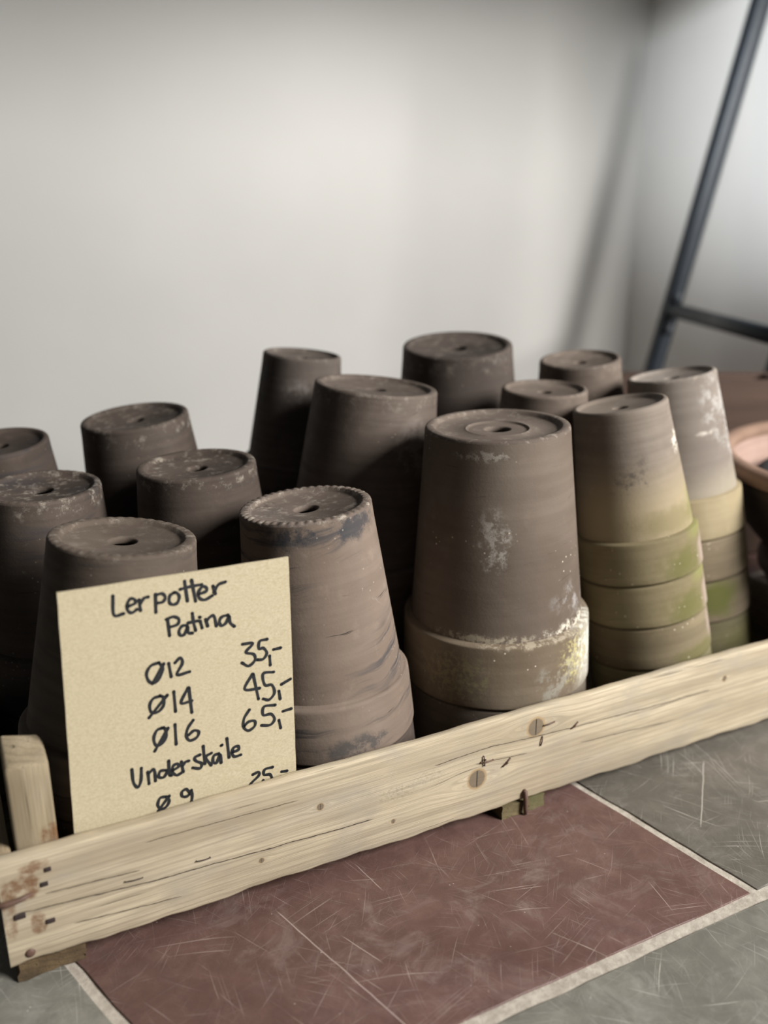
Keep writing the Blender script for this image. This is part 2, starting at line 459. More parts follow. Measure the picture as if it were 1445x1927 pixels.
W_rot = mat_wood('rotten_pine_foot', 'Y', (0.155, 0.105, 0.055), (0.075, 0.052, 0.03), (0.05, 0.04, 0.028), seed=9.0, weather=.8)
crate = tag(empty('wooden_crate', (0, 0, 0)), 'low weathered pine fruit crate holding all the upturned clay pots', 'crate')
CL = .82; CDP = .476
def board_bm(x0, x1, y0, y1, zb, zt, nx=160, amp=.0008, seed=1, rag=0.0):
    """plank along X with a wavering outline; zb, zt are functions of x"""
    bm = bmesh.new(); rnd = random.Random(seed)
    ph = [rnd.uniform(0, 6.28) for _ in range(8)]
    def wob(x, k): return amp*(math.sin(x*31+ph[k]) + .6*math.sin(x*83+ph[k+1]) + .35*math.sin(x*210+ph[k+2]))
    rings = []
    r = .0022
    for i in range(nx+1):
        x = x0 + (x1-x0)*i/nx
        lo, hi = zb(x) + wob(x, 0), zt(x) + wob(x, 3)*.6
        if rag: lo += rag*max(0, math.sin(x*57+1.3)*math.sin(x*23+.4))*.5 + rnd.uniform(-.25, .25)*rag*.4
        yf = y0 + .25*wob(x, 4)
        prof = [(yf, lo+r), (yf+r*.3, lo+r*.3), (yf+r, lo), (y1-r, lo), (y1, lo+r), (y1, hi-r), (y1-r*.3, hi-r*.3), (y1-r, hi), (yf+r*1.2, hi), (yf+r*.35, hi-r*.35), (yf, hi-r*1.2)]
        # extra rows on the front face carry the bump of the grain
        for f_ in (.75, .5, .25): prof.append((yf, lo + (hi-lo)*f_))
        rings.append([bm.verts.new((x, y, z)) for y, z in prof])
    n = len(rings[0])
    for a_, c_ in zip(rings, rings[1:]):
        for k in range(n): bm.faces.new((a_[k], a_[(k+1) % n], c_[(k+1) % n], c_[k]))
    bm.faces.new(rings[0]); bm.faces.new(rings[-1][::-1])
    return bm
o = obj('front_board', board_bm(0, CL, 0, .0095, lambda x: .0158-.0058*x, lambda x: .0995, rag=.0022), W_board, crate); sharp(o, 50)
tag(o, 'pale front board with knots and rusty nails')
o = obj('back_board', board_bm(0, CL, CDP+.0, CDP+.0095, lambda x: .0165, lambda x: .099, 60, seed=5), W_slat, crate); sharp(o, 50)
for i, x0 in enumerate((0.001, CL-.0105)):
    bm = box_bm(x0, x0+.0095, .0105, CDP-.001, .0165, .099, .0015)
    sharp(obj('end_board', bm, W_plain, crate), 50)
for y0 in (.0108, .102, .194, .286, .378):
    bm = box_bm(.0115, CL-.0115, y0, y0+.082, .0166, .0245, .001)
    sharp(obj('bottom_slat', bm, W_slat, crate), 50)
def post_bm(x0, x1, y0, y1, zt):
    bm = bmesh.new()
    nz = 14; rings = []
    r = .0022
    def ring(z, s=0.0, dz=0.0):
        xs0, xs1, ys0, ys1 = x0+s, x1-s, y0+s, y1-s
        pts = []
        for cx_, cy_, a0 in ((xs1-r, ys1-r, 0), (xs0+r, ys1-r, 90), (xs0+r, ys0+r, 180), (xs1-r, ys0+r, 270)):
            for j in range(4):
                a_ = math.radians(a0 + 30*j); pts.append((cx_+r*math.cos(a_), cy_+r*math.sin(a_)))
        out = []
        for x, y in pts:
            f_ = (y-y0)/(y1-y0); hx = (x-x0)/(x1-x0)
            cut = max(0, hx-.62)*.020*f_
            out.append(bm.verts.new((x, y, z + dz*(f_*.009 - cut + .0008*math.sin(x*900)*f_))))
        return out
    for i in range(nz+1):
        rings.append(ring(.025 + (zt-.0275-.0)*i/nz*1.0, 0, (i/nz)**3))
    rings.append(ring(zt-.0008, .0010, 1)); rings.append(ring(zt, .0026, 1))
    for a_, c_ in zip(rings, rings[1:]):
        n = len(a_)
        for k in range(n): bm.faces.new((a_[k], a_[(k+1) % n], c_[(k+1) % n], c_[k]))
    bm.faces.new(rings[0][::-1])
    bmesh.ops.triangle_fill(bm, edges=[e for e in bm.edges if len(e.link_faces) == 1], use_beauty=True)
    return bm
for (x0, x1, y0, y1) in ((.0135, .0402, .0100, .0400), (.0135, .0402, CDP-.0305, CDP-.0005), (CL-.0402, CL-.0135, .0100, .0400), (CL-.0402, CL-.0135, CDP-.0305, CDP-.0005)):
    sharp(obj('corner_post', post_bm(x0, x1, y0, y1, .1585 if x0 < .1 else .122), W_post, crate), 45)
def foot_bm(x0, x1, y0, y1, z0, z1, seed, rough_=.0008):
    bm = bmesh.new(); rnd = random.Random(seed); rings = []
    ny = 40
    prof = []
    for k in range(9): prof.append((x0 + (x1-x0)*k/8, z0))
    for k in range(1, 4): prof.append((x1, z0 + (z1-z0)*k/4))
    for k in range(9): prof.append((x1 - (x1-x0)*k/8, z1))
    for k in range(1, 4): prof.append((x0, z1 - (z1-z0)*k/4))
    for i in range(ny+1):
        y = y0 + (y1-y0)*i/ny
        ring = []
        for x, z in prof:
            jx = rnd.uniform(-1, 1)*rough_; jz = rnd.uniform(0, 1)*rough_ if z == z0 else 0
            yy = y + (rnd.uniform(-1, 1)*rough_*1.5 if i == 0 else 0)
            if i == 0: x_ = x + (x0+x1-2*x)*.02
            else: x_ = x
            ring.append(bm.verts.new((x_+jx, yy, z+jz)))
        rings.append(ring)
    n = len(prof)
    for a_, c_ in zip(rings, rings[1:]):
        for k in range(n): bm.faces.new((a_[k], a_[(k+1) % n], c_[(k+1) % n], c_[k]))
    bm.faces.new(rings[0]); bm.faces.new(rings[-1][::-1])
    return bm
tag(sharp(obj('foot', foot_bm(.003, .0485, .0035, CDP+.009, 0.0, .0150, 3, .0012), W_rot, crate), 40), 'dark rotten foot block')
tag(sharp(obj('foot', foot_bm(.3905, .4360, .0005, CDP+.009, 0.0, .0128, 4, .0005), W_foot, crate), 40), 'greenish mossy foot block')
sharp(obj('foot', foot_bm(CL-.048, CL-.002, .001, CDP+.009, 0.0, .0108, 5, .0007), W_foot, crate), 40)
# ironwork on the front board
def nail_head(x, z, w_, h_, m=M_darkrust, name='nail_head', round_=False):
    if round_:
        bm = lathe_bm([(0, .0016), (w_*.5, .0013), (w_*.85, .0006), (w_, -.0005), (w_, -.002)], 20)
        for v_ in bm.verts: v_.co = Vector((x+v_.co.x, -.0002-v_.co.z*.9, z+v_.co.y))
    else:
        bm = box_bm(x-w_, x+w_, -.0010, .002, z-h_, z+h_, .0006)
    return obj(name, bm, m, crate)
for (x, z, w_, h_) in ((.0305, .0850, .0022, .0017), (.0272, .0745, .0025, .0017), (.0100, .0553, .0036, .0021), (.0280, .0445, .0030, .0018)):
    nail_head(x, z, w_, h_)
nail_head(.0130, .0240, .0036, .0036, M_rust, round_=True)
obj('bent_nail', tube_bm([(-.003, .003, .0690), (-.0022, -.0016, .0690), (.004, -.0026, .0690), (.012, -.0022, .0694), (.0195, -.0006, .0702)], .0017, 10, radii=[.0019, .0021, .0020, .0017, .0011]), M_rust, crate)
obj('bent_nail', tube_bm([(.4125, .002, .0235), (.4125, -.0022, .0228), (.4128, -.0026, .016), (.4131, -.0028, .008), (.4134, -.0026, .0012)], .0019, 12, radii=[.0019, .0021, .0021, .0020, .0016]), M_rust, crate)
def staple(p, q, m=M_rust, r=.0006):
    (x0, z0), (x1, z1) = p, q
    return obj('staple', tube_bm([(x0, .003, z0), (x0, -.0009, z0), ((x0+x1)/2, -.0014, (z0+z1)/2), (x1, -.0009, z1), (x1, .003, z1)], r, 8), m, crate)
STP = [((.3668, .0648), (.3790, .0640)), ((.3695, .0700), (.3705, .0610)), ((.3885, .0545), (.3960, .0605)), ((.4268, .0640), (.4283, .0720)), ((.4290, .0826), (.4400, .0832)), ((.4590, .0715), (.4655, .0760)), ((.0780, .0570), (.0900, .0560)), ((.128, .0555), (.138, .0550))]
for s_ in STP[:-2]: staple(*s_)
for s_ in STP[-2:]: staple(*s_, m=M_darkrust, r=.0004)
for (x, z, dx, dz) in ((.3703, .0665, .0012, .0022), (.3925, .0572, .0016, .0014), (.4622, .0732, .0014, .0012)):
    bm = bmesh.new()
    vs = [bm.verts.new(p) for p in ((x-dx, -.0018, z-dz), (x+dx, -.0022, z), (x, -.0030, z+dz), (x, .0008, z))]
    for f_ in ((0,1,2),(0,3,1),(1,3,2),(2,3,0)): bm.faces.new([vs[k] for k in f_])
    obj('staple_flake', bm, M_zinc, crate, smooth=False)

# ------------------------------------------------------------------ clay pots
BASE_Z = .0247
def pot_parts(D, hb, hr, rt, hole=.19, notch=0, ring_w=.15, recess=.0040, groove=False, namp=1.0, bead=False, seg=120, chip=None):
    """body, rim and base of one upturned pot; mouth centre at the origin, +Z to the base"""
    H = hb+hr; R = D/2; rj = rt + .09*hb; wl = .0026
    ce = .0028                                               # softened outer edge of the base
    body = [(rj, hr-.0005), (rj-.09*hb*.03, hr+hb*.03)]
    for k in range(1, 12): body.append((rt + .09*hb*(1-k/12), hr + (H-ce-hr)*k/12))
    body.append((rt+.0003, H-ce))
    inner = [(rt-wl, H-.010), (rt-wl+.09*hb*.5, hr+hb*.5), (rj-wl, hr-.0005)]
    wav = lambda r, z, a, i: (r*(1+.0022*math.sin(2*a+1)+.0014*math.sin(3*a)), z)
    bb = lathe_bm(body, seg, wav)
    bb = join(bb, lathe_bm(inner, seg//2))
    rs = .0035 if bead else .0018
    rim = [(rj-.0008, hr+.0004)]
    rtop = R*1.0
    if bead:
        rim += [(rj+.0006, hr-.0002), (rtop-rs*1.1, hr-.0014)]
        for k in range(6):
            a_ = math.radians(80-16*k); rim.append((rtop-rs+rs*math.cos(a_), hr-.0016-rs+rs*math.sin(a_)))
    else:
        rim += [(rj+.0004, hr-.0001), (rtop-rs, hr-.0005)]
        for k in range(5):
            a_ = math.radians(80-20*k); rim.append((rtop-rs+rs*math.cos(a_), hr-.0008-rs+rs*math.sin(a_)))
    for k in range(1, 6): rim.append((rtop + (R*1.02-rtop)*k/6, (hr-.006)*(1-k/6)+.004))
    for k in range(6):
        a_ = math.radians(-18*k); rim.append((R*1.02-.003+.003*math.cos(a_), .003+.003*math.sin(a_)))
    rim += [(rj+.0020, 0.0), (rj+.0012, .001), (rj-wl, hr-.0006)]
    def chipf(r, z, a, i):
        r, z = wav(r, z, a, i)
        if chip:
            for ca, cw, cd in chip:
                d = abs((a-ca+math.pi) % (2*math.pi) - math.pi)
                if d < cw and z < .012 and r > R*.97: r -= cd*(1-(d/cw)**2)*(.6+.4*math.sin(a*97))
        return (r, z)
    rb = lathe_bm(rim, seg, chipf)
    ri = rt*(1-ring_w); rh = rt*hole
    base = [(rt+.0003, H-ce), (rt-.0001, H-ce*.55), (rt-.0008, H-ce*.22), (rt-.0019, H-.0002), (rt-.0034, H), (ri+.0022, H-.0001), (ri+.0008, H-.0007), (ri-.0004, H-recess*.75), (ri-.002, H-recess)]
    k0 = len(base)
    if groove:
        gr = rt*.44
        base += [(gr+.0022, H-recess-.0006), (gr+.0010, H-recess-.0001), (gr, H-recess+.0002), (gr-.0010, H-recess-.0013), (gr-.003, H-recess-.0016)]
    base += [(rh+.0016, H-recess-.0007), (rh+.0006, H-recess-.0010), (rh, H-recess-.0020), (rh-.0002, H-.0080), (rh+.001, H-.0100), (rt-wl, H-.0100)]
    def bf(r, z, a, i):
        rr, z = wav(r, z, a, i)
        if i > 8:
            rr = r*(1+.035*math.sin(a*2+D*90)) if r < rh+.002 else r
        if notch and 2 <= i <= 5:
            c_ = .5+.5*math.cos(a*notch)
            z -= .0009*namp*(1-c_)**1.5*(1 if i in (3, 4) else .6); rr -= .0003*namp*(1-c_)
        return (rr, z)
    bs = lathe_bm(base, notch*8 if notch else seg, bf)
    return bb, rb, bs
POT_MESH = {}
def pot(label, group, loc, quat, dims, mats, key=None, opts={}, parts_label=None):
    root = tag(empty('clay_pot', loc, quat), label, 'flower pot', group)
    if key and key in POT_MESH:
        for src in POT_MESH[key]:
            c = src.copy(); c.parent = root; COL.objects.link(c)
        return root
    bb, rb, bs = pot_parts(*dims, **opts)
    made = [obj('body', bb, mats[0], root), obj('rim', rb, mats[1], root), obj('base', bs, mats[2], root)]
    for m_ in made: sharp(m_, 50)
    if key: POT_MESH[key] = made
    return root
# stacks: (top centre of the uppermost pot's base, lean, rim diameter) and how each looks
ST = {
 'FL': (0.11562, 0.09646, 0.27395, 0.11928, 0.0162, 0.14),
 'FC': (0.25859, 0.09997, 0.2767, -0.06809, 0.04849, 0.14131),
 'P3': (0.43988, 0.1023, 0.32213, -0.03283, 0.00147, 0.16905),
 'P260': (0.18374, 0.3619, 0.30472, -0.09703, -0.03202, 0.14091),
 'P368': (0.20637, 0.22489, 0.2859, -0.04233, 0.00021, 0.13945),
 'P76': (0.0795, 0.25678, 0.2742, 0.00148, -0.02345, 0.13193),
 'P0': (0.05854, 0.37521, 0.2896, -0.07032, -0.08018, 0.11859),
 'P868': (0.5448, 0.34201, 0.35635, -0.07856, -0.09218, 0.16615),
 'P568': (0.37475, 0.3871, 0.35121, 0.08757, -0.03501, 0.11432),
 'P700': (0.3957, 0.24838, 0.33671, 0.09309, -0.03342, 0.16214),
 'P1094': (0.66037, 0.26855, 0.34231, -0.10825, -0.03076, 0.12048),
 'P1025': (0.56847, 0.20855, 0.3262, -0.01549, -0.02877, 0.11999),
 'P1165': (0.58533, 0.11439, 0.3253, -0.14673, 0.12736, 0.11873),
 'P1262': (0.70125, 0.16941, 0.33652, -0.12664, 0.13164, 0.12141)}
NOM = {}   # materials
dk1, dk2 = (0.060, 0.046, 0.038), (0.104, 0.081, 0.067)
md1, md2 = (0.115, 0.088, 0.071), (0.175, 0.136, 0.111)
LIMEC = (0.50, 0.47, 0.41)
def H_of(D): return 1.02*D + .38*D
GR = 'upturned clay pots standing in the crate'
cl_FL = mat_clay('clay_smoky', (0.085, 0.066, 0.052), (0.135, 0.106, 0.085), streak=.5, lime=.45, lime_th=.62, speck=.35, seed=1, fine_crack=.6, ring_lime=.35, H=.196)
cl_FC = mat_clay('clay_streaked', (0.165, 0.125, 0.099), (0.225, 0.178, 0.145), streak=.85, streak_col=(0.045, 0.046, 0.052), lime=.25, speck=.25, seed=2, fine_crack=.9, bands=.25,
                 blobs=[((-.01, -.05, .185), (.08, .05, .020), (0.04, 0.042, 0.048), .85, 30.0), ((.01, -.06, .012), (.07, .05, .016), (0.05, 0.052, 0.055), .7, 26.0)], H=.197, ring_lime=.3)
cl_FCb = mat_clay('clay_streaked_base', (0.125, 0.097, 0.080), (0.175, 0.140, 0.118), streak=.4, lime=.2, speck=.2, seed=3, fine_crack=.5, ring_lime=.75, H=.197)
cl_P3 = mat_clay('clay_grey_brown', (0.106, 0.082, 0.064), (0.154, 0.124, 0.100), lime=.25, lime_th=.66, speck=.75, seed=4, bands=.2, fine_crack=.35,
                 blobs=[((-.044, -.066, .150), (.022, .03, .042), (0.34, 0.315, 0.28), .75, 120.0), ((-.030, -.068, .152), (.006, .03, .024), (0.115, 0.092, 0.075), 1.0, 8.0),
                        ((.036, -.068, .088), (.040, .05, .022), (0.31, 0.29, 0.28), .75, 20.0), ((-.06, -.06, .063), (.075, .06, .007), (0.42, 0.37, 0.28), .8, 150.0), ((.04, -.06, .064), (.07, .06, .009), (0.55, 0.51, 0.43), .95, 130.0),
                        ((-.045, -.05, .220), (.03, .04, .007), (0.36, 0.33, 0.29), .6, 160.0)], H=.236)
cl_P3r = mat_clay('clay_lichen_rim', (0.135, 0.102, 0.070), (0.205, 0.165, 0.120), lime=.35, lime_th=.60, speck=.9, seed=5, bands=.3,
                  algae=[((.060, -.070, .030), (.052, .060, .075), (0.42, 0.40, 0.34), .85, .7)],
                  blobs=[((.034, -.082, .036), (.032, .045, .034), (0.42, 0.37, 0.17), .95, 230.0), ((.058, -.068, .040), (.040, .05, .05), (0.58, 0.57, 0.51), .9, 130.0), ((-.066, -.040, .028), (.04, .05, .035), (0.24, 0.21, 0.12), .8, 220.0), ((-.01, -.08, .062), (.10, .05, .008), (0.38, 0.33, 0.25), .7, 150.0), ((.008, -.088, .020), (.03, .04, .03), (0.30, 0.29, 0.25), .6, 60.0)], H=.236)
cl_P3b = mat_clay('clay_grey_brown_base', (0.105, 0.082, 0.068), (0.150, 0.120, 0.100), lime=.2, speck=.25, seed=6, ring_lime=.45, H=.236)
GREEN, OLIVE, TAN = (0.20, 0.20, 0.075), (0.185, 0.155, 0.078), (0.33, 0.27, 0.17)
MOSS, PINK = (0.110, 0.108, 0.034), (0.32, 0.255, 0.215)
cl_M1 = mat_clay('clay_mossy_top', (0.150, 0.122, 0.100), (0.225, 0.190, 0.158), lime=.25, seed=7, bands=.4, tan=(.060, .130, TAN, .85),
                 algae=[((.042, -.040, .058), (.036, .04, .036), GREEN, .8, .7), ((.0, -.05, .055), (.07, .05, .022), OLIVE, .7, .6)],
                 blobs=[((.028, -.040, .124), (.014, .03, .016), (0.60, 0.56, 0.48), .95, 150.0), ((-.03, -.045, .100), (.03, .04, .035), (0.085, 0.07, 0.06), .8, 16.0)], H=.168)
cl_M1r = mat_clay('clay_mossy_rim', (0.185, 0.152, 0.085), (0.245, 0.205, 0.125), seed=8, bands=.35, speck=.7, fine_crack=.3,
                  algae=[((.004, -.058, .012), (.045, .05, .030), MOSS, .8, .7), ((.034, -.052, .040), (.034, .035, .016), GREEN, .75, .7), ((.048, -.040, .014), (.034, .040, .034), PINK, .9, .45)], H=.168)
cl_M1s = mat_clay('clay_olive_rim', (0.160, 0.128, 0.078), (0.220, 0.180, 0.115), seed=9, bands=.5, speck=.8, fine_crack=.4,
                  algae=[((.02, -.06, .008), (.06, .05, .014), MOSS, .6, .5), ((.046, -.042, .026), (.030, .036, .030), PINK, .8, .5)], H=.168)
cl_M1t = mat_clay('clay_olive_low', (0.15, 0.132, 0.075), (0.20, 0.178, 0.105), seed=10, bands=.45, speck=.6,
                  algae=[((.02, -.05, .02), (.07, .05, .03), MOSS, .5, .5)], H=.168)
cl_M2 = mat_clay('clay_pale_smeared', (0.185, 0.157, 0.135), (0.265, 0.232, 0.205), lime=.3, seed=11, bands=.3, tan=(.045, .075, (0.36, 0.32, 0.24), .5),
                 blobs=[((.014, -.050, .130), (.034, .04, .050), (0.40, 0.385, 0.36), .7, 50.0), ((.032, -.038, .105), (.018, .03, .045), (0.50, 0.48, 0.45), .8, 90.0), ((-.006, -.052, .110), (.020, .03, .0040), (0.50, 0.46, 0.41), .9, 14.0)], H=.172, ring_lime=.5)
cl_M2r = mat_clay('clay_sandy_rim', (0.30, 0.245, 0.15), (0.375, 0.315, 0.205), seed=12, bands=.25, H=.172)
cl_M2s = mat_clay('clay_brown_rim', (0.205, 0.165, 0.11), (0.265, 0.215, 0.15), seed=13, bands=.5, speck=.7, H=.172)
cl_M2t = mat_clay('clay_green_rim', (0.195, 0.155, 0.10), (0.255, 0.205, 0.145), seed=14, bands=.4, speck=.7, algae=[((-.02, -.055, .028), (.050, .05, .034), (0.135, 0.15, 0.04), .85, .6)], H=.172)
cl_D = [mat_clay('clay_dark_%s' % k, a_, b_, streak=s_, lime=l_, lime_th=.63, speck=.2, seed=20+i, ring_lime=r_, fine_crack=.4, H=h_)
        for i, (k, a_, b_, s_, l_, r_, h_) in enumerate((
            ('char', dk1, dk2, .5, .55, .55, .184), ('soot', dk1, dk2, .4, .5, .45, .195), ('smoke', dk1, (0.105, 0.084, 0.070), .5, .2, .3, .197),
            ('ash', (0.085, 0.070, 0.060), (0.150, 0.125, 0.108), .3, .3, .25, .160), ('umber', (0.095, 0.074, 0.061), (0.150, 0.120, 0.100), .45, .15, .2, .227),
            ('bark', (0.060, 0.048, 0.041), (0.095, 0.077, 0.066), .4, .1, .2, .233), ('cocoa', (0.120, 0.094, 0.077), (0.180, 0.147, 0.123), .25, .1, .25, .168)))]
cl_D[3] = mat_clay('clay_dark_ash', (0.085, 0.070, 0.060), (0.140, 0.117, 0.102), streak=.3, lime=.25, lime_th=.63, speck=.2, seed=23, ring_lime=.25, fine_crack=.4, H=.160, blobs=[((-.01, -.05, .112), (.07, .05, .030), (0.225, 0.20, 0.185), .75, 26.0)])
cl_D[4] = mat_clay('clay_dark_umber', (0.090, 0.070, 0.058), (0.140, 0.112, 0.094), streak=.45, lime=.12, lime_th=.63, speck=.2, seed=24, ring_lime=.2, fine_crack=.4, H=.227, blobs=[((.015, -.062, .178), (.030, .04, .045), (0.235, 0.200, 0.178), .8, 20.0)])
cl_low = mat_clay('clay_dark_low', dk1, dk2, streak=.5, lime=.2, speck=.2, seed=40)
cl_low_rim = mat_clay('clay_dim_rim', (0.10, 0.08, 0.062), (0.155, 0.128, 0.10), streak=.3, lime=.4, speck=.2, seed=41)
# key, (body, rim, base) of the top pot, materials of the ones below, options, label of the top pot, how the stack is called
SPEC = [
 ('FL', (cl_FL, cl_FL, cl_FL), [cl_low], dict(notch=40, namp=.45, hole=.19, ring_w=.17), 'smoky brown upturned pot with whitish scuffed base, directly behind the price card', 'the pot behind the price card'),
 ('FC', (cl_FC, cl_FC, cl_FCb), [cl_low], dict(notch=46, hole=.185, bead=True, ring_w=.15), 'light brown dark-streaked upturned pot with notched base edge, right beside the price card', 'the streaked pot beside the price card'),
 ('P3', (cl_P3, cl_P3r, cl_P3b), [cl_low_rim], dict(hole=.17, groove=True, ring_w=.13), 'biggest upturned pot, grey brown, with white and yellow lichen crust on its rim', 'the biggest lichen-crusted pot'),
 ('P1165', (cl_M1, cl_M1r, cl_M1), [cl_M1r, cl_M1s, cl_M1t], dict(hole=.155, ring_w=.12), 'top pot of the mossy stack right of the biggest pot, grey fading to tan', 'the mossy stack right of the biggest pot'),
 ('P1262', (cl_M2, cl_M2r, cl_M2), [cl_M2s, cl_M2t, cl_M1t], dict(hole=.155, ring_w=.12), 'pale grey white-smeared top pot of the rightmost stack, with a sandy rim', 'the pale rightmost stack'),
 ('P76', (cl_D[0], cl_D[0], cl_D[0]), [cl_low], dict(notch=40, namp=.35, hole=.19, ring_w=.14), 'dark scuffed upturned pot cut by the left picture edge, next to the smoky pot', 'the dark scuffed pot at the left edge'),
 ('P368', (cl_D[1], cl_D[1], cl_D[1]), [cl_low], dict(hole=.17, ring_w=.15), 'dark second-row upturned pot between the pot behind the card and the streaked one', 'the dark second-row pot behind the card'),
 ('P700', (cl_D[4], cl_D[4], cl_D[4]), [cl_low], dict(hole=.155, ring_w=.13), 'large dark brown upturned pot with grey smudge, behind and left of the biggest pot', 'the large dark pot left of the biggest pot'),
 ('P1025', (cl_D[6], cl_D[6], cl_D[6]), [cl_low], dict(hole=.155, ring_w=.12), 'small brown upturned pot peeping out behind the biggest pot, left of the mossy stack', 'the small brown pot behind the biggest pot'),
 ('P0', (cl_D[0], cl_D[0], cl_D[0]), [cl_low], dict(hole=.155, ring_w=.14), 'dark upturned pot in the back row, half out of the picture on the left', 'the back-row pot half out of the picture'),
 ('P260', (cl_D[2], cl_D[2], cl_D[2]), [cl_low], dict(hole=.15, ring_w=.13), 'blackish upturned pot in the back row, standing alone left of the bare wall gap', 'the blackish back-row pot at left'),
 ('P568', (cl_D[3], cl_D[3], cl_D[3]), [cl_low_rim], dict(hole=.14, ring_w=.11), 'narrow tall dark pot leaning left in the back row with a grey smoky patch', 'the narrow leaning back-row stack'),
 ('P868', (cl_D[5], cl_D[5], cl_D[5]), [cl_low], dict(hole=.155, ring_w=.13), 'highest upturned pot, dark brown and wide, in the middle of the back row', 'the highest back-row pot'),
 ('P1094', (cl_D[6], cl_D[6], cl_D[6]), [cl_low], dict(hole=.15, ring_w=.12), 'small brown upturned pot rightmost in the back row, below the foot of the ladder', 'the small pot near the ladder'),
]
ST['P1025'] = ST['P1025'][:5] + (.1175,)
ORD = ['second', 'third', 'fourth', 'fifth']
for key, mats, lows, opts, label, where in SPEC:
    px, py, pz, ax, ay, D = ST[key]
    a = Vector((ax, ay, 1.0)).normalized()
    top = Vector((px, py, pz))
    tiltr = math.sqrt(max(0, 1-a.z*a.z))
    L = (pz - BASE_Z - D*.5*tiltr)/a.z
    hb = 1.02*D
    n = max(1, round((L-hb)/(.385*D)))
    hr = (L-hb)/n
    q = Vector((0, 0, 1)).rotation_difference(a)
    for j in range(n):
        loc = top - a*(hb + hr + j*hr)
        dims = (D, hb, hr-.0008, D*.37)
        if j == 0:
            pot(label, GR, loc, q, dims, mats, None, opts)
        else:
            m = lows[min(j-1, len(lows)-1)]
            o2 = dict(hole=opts.get('hole', .13))
            pot('%s pot from the top of %s' % (ORD[j-1], where), GR, loc, q, dims, (m, m, m), key + str(min(j-1, len(lows)-1)), o2)

# ------------------------------------------------------------------ price card
card = tag(empty('price_card', (.132, .0125, .027)), 'kraft cardboard price sign with handwritten prices, leaning on the front pots', 'sign')
CKY = .04
def cpt(x, z, off=0.0): return Vector((x-.132, CKY*z + .0118-.0125 - off, z))
bm = bmesh.new()
th = .0016
outl = []
def edge(p, q, n):
    for i in range(n):
        f_ = i/n; outl.append((p[0]+(q[0]-p[0])*f_, p[1]+(q[1]-p[1])*f_))
A_, B_, C_, D_ = (.0474, .0), (.2102, .0), (.2135, .2376), (.0588, .2401)
edge(A_, B_, 10); edge(B_, C_, 24); edge(C_, D_, 10); edge(D_, A_, 24)
rn = random.Random(3)
fr, bk = [], []
for i, (x, z) in enumerate(outl):
    jx, jz = (rn.uniform(-.00015, .00015), rn.uniform(-.00015, .00015))
    bow = .0006*math.sin(math.pi*min(1, max(0, (x-.05)/.16)))
    fr.append(bm.verts.new(cpt(x+jx, z+jz))); bk.append(bm.verts.new(cpt(x+jx, z+jz, -th)))
bm.faces.new(fr); bm.faces.new(bk[::-1])
n = len(fr)
for i in range(n): bm.faces.new((fr[i], bk[i], bk[(i+1) % n], fr[(i+1) % n]))
obj('cardboard', bm, M_card, card, smooth=False)
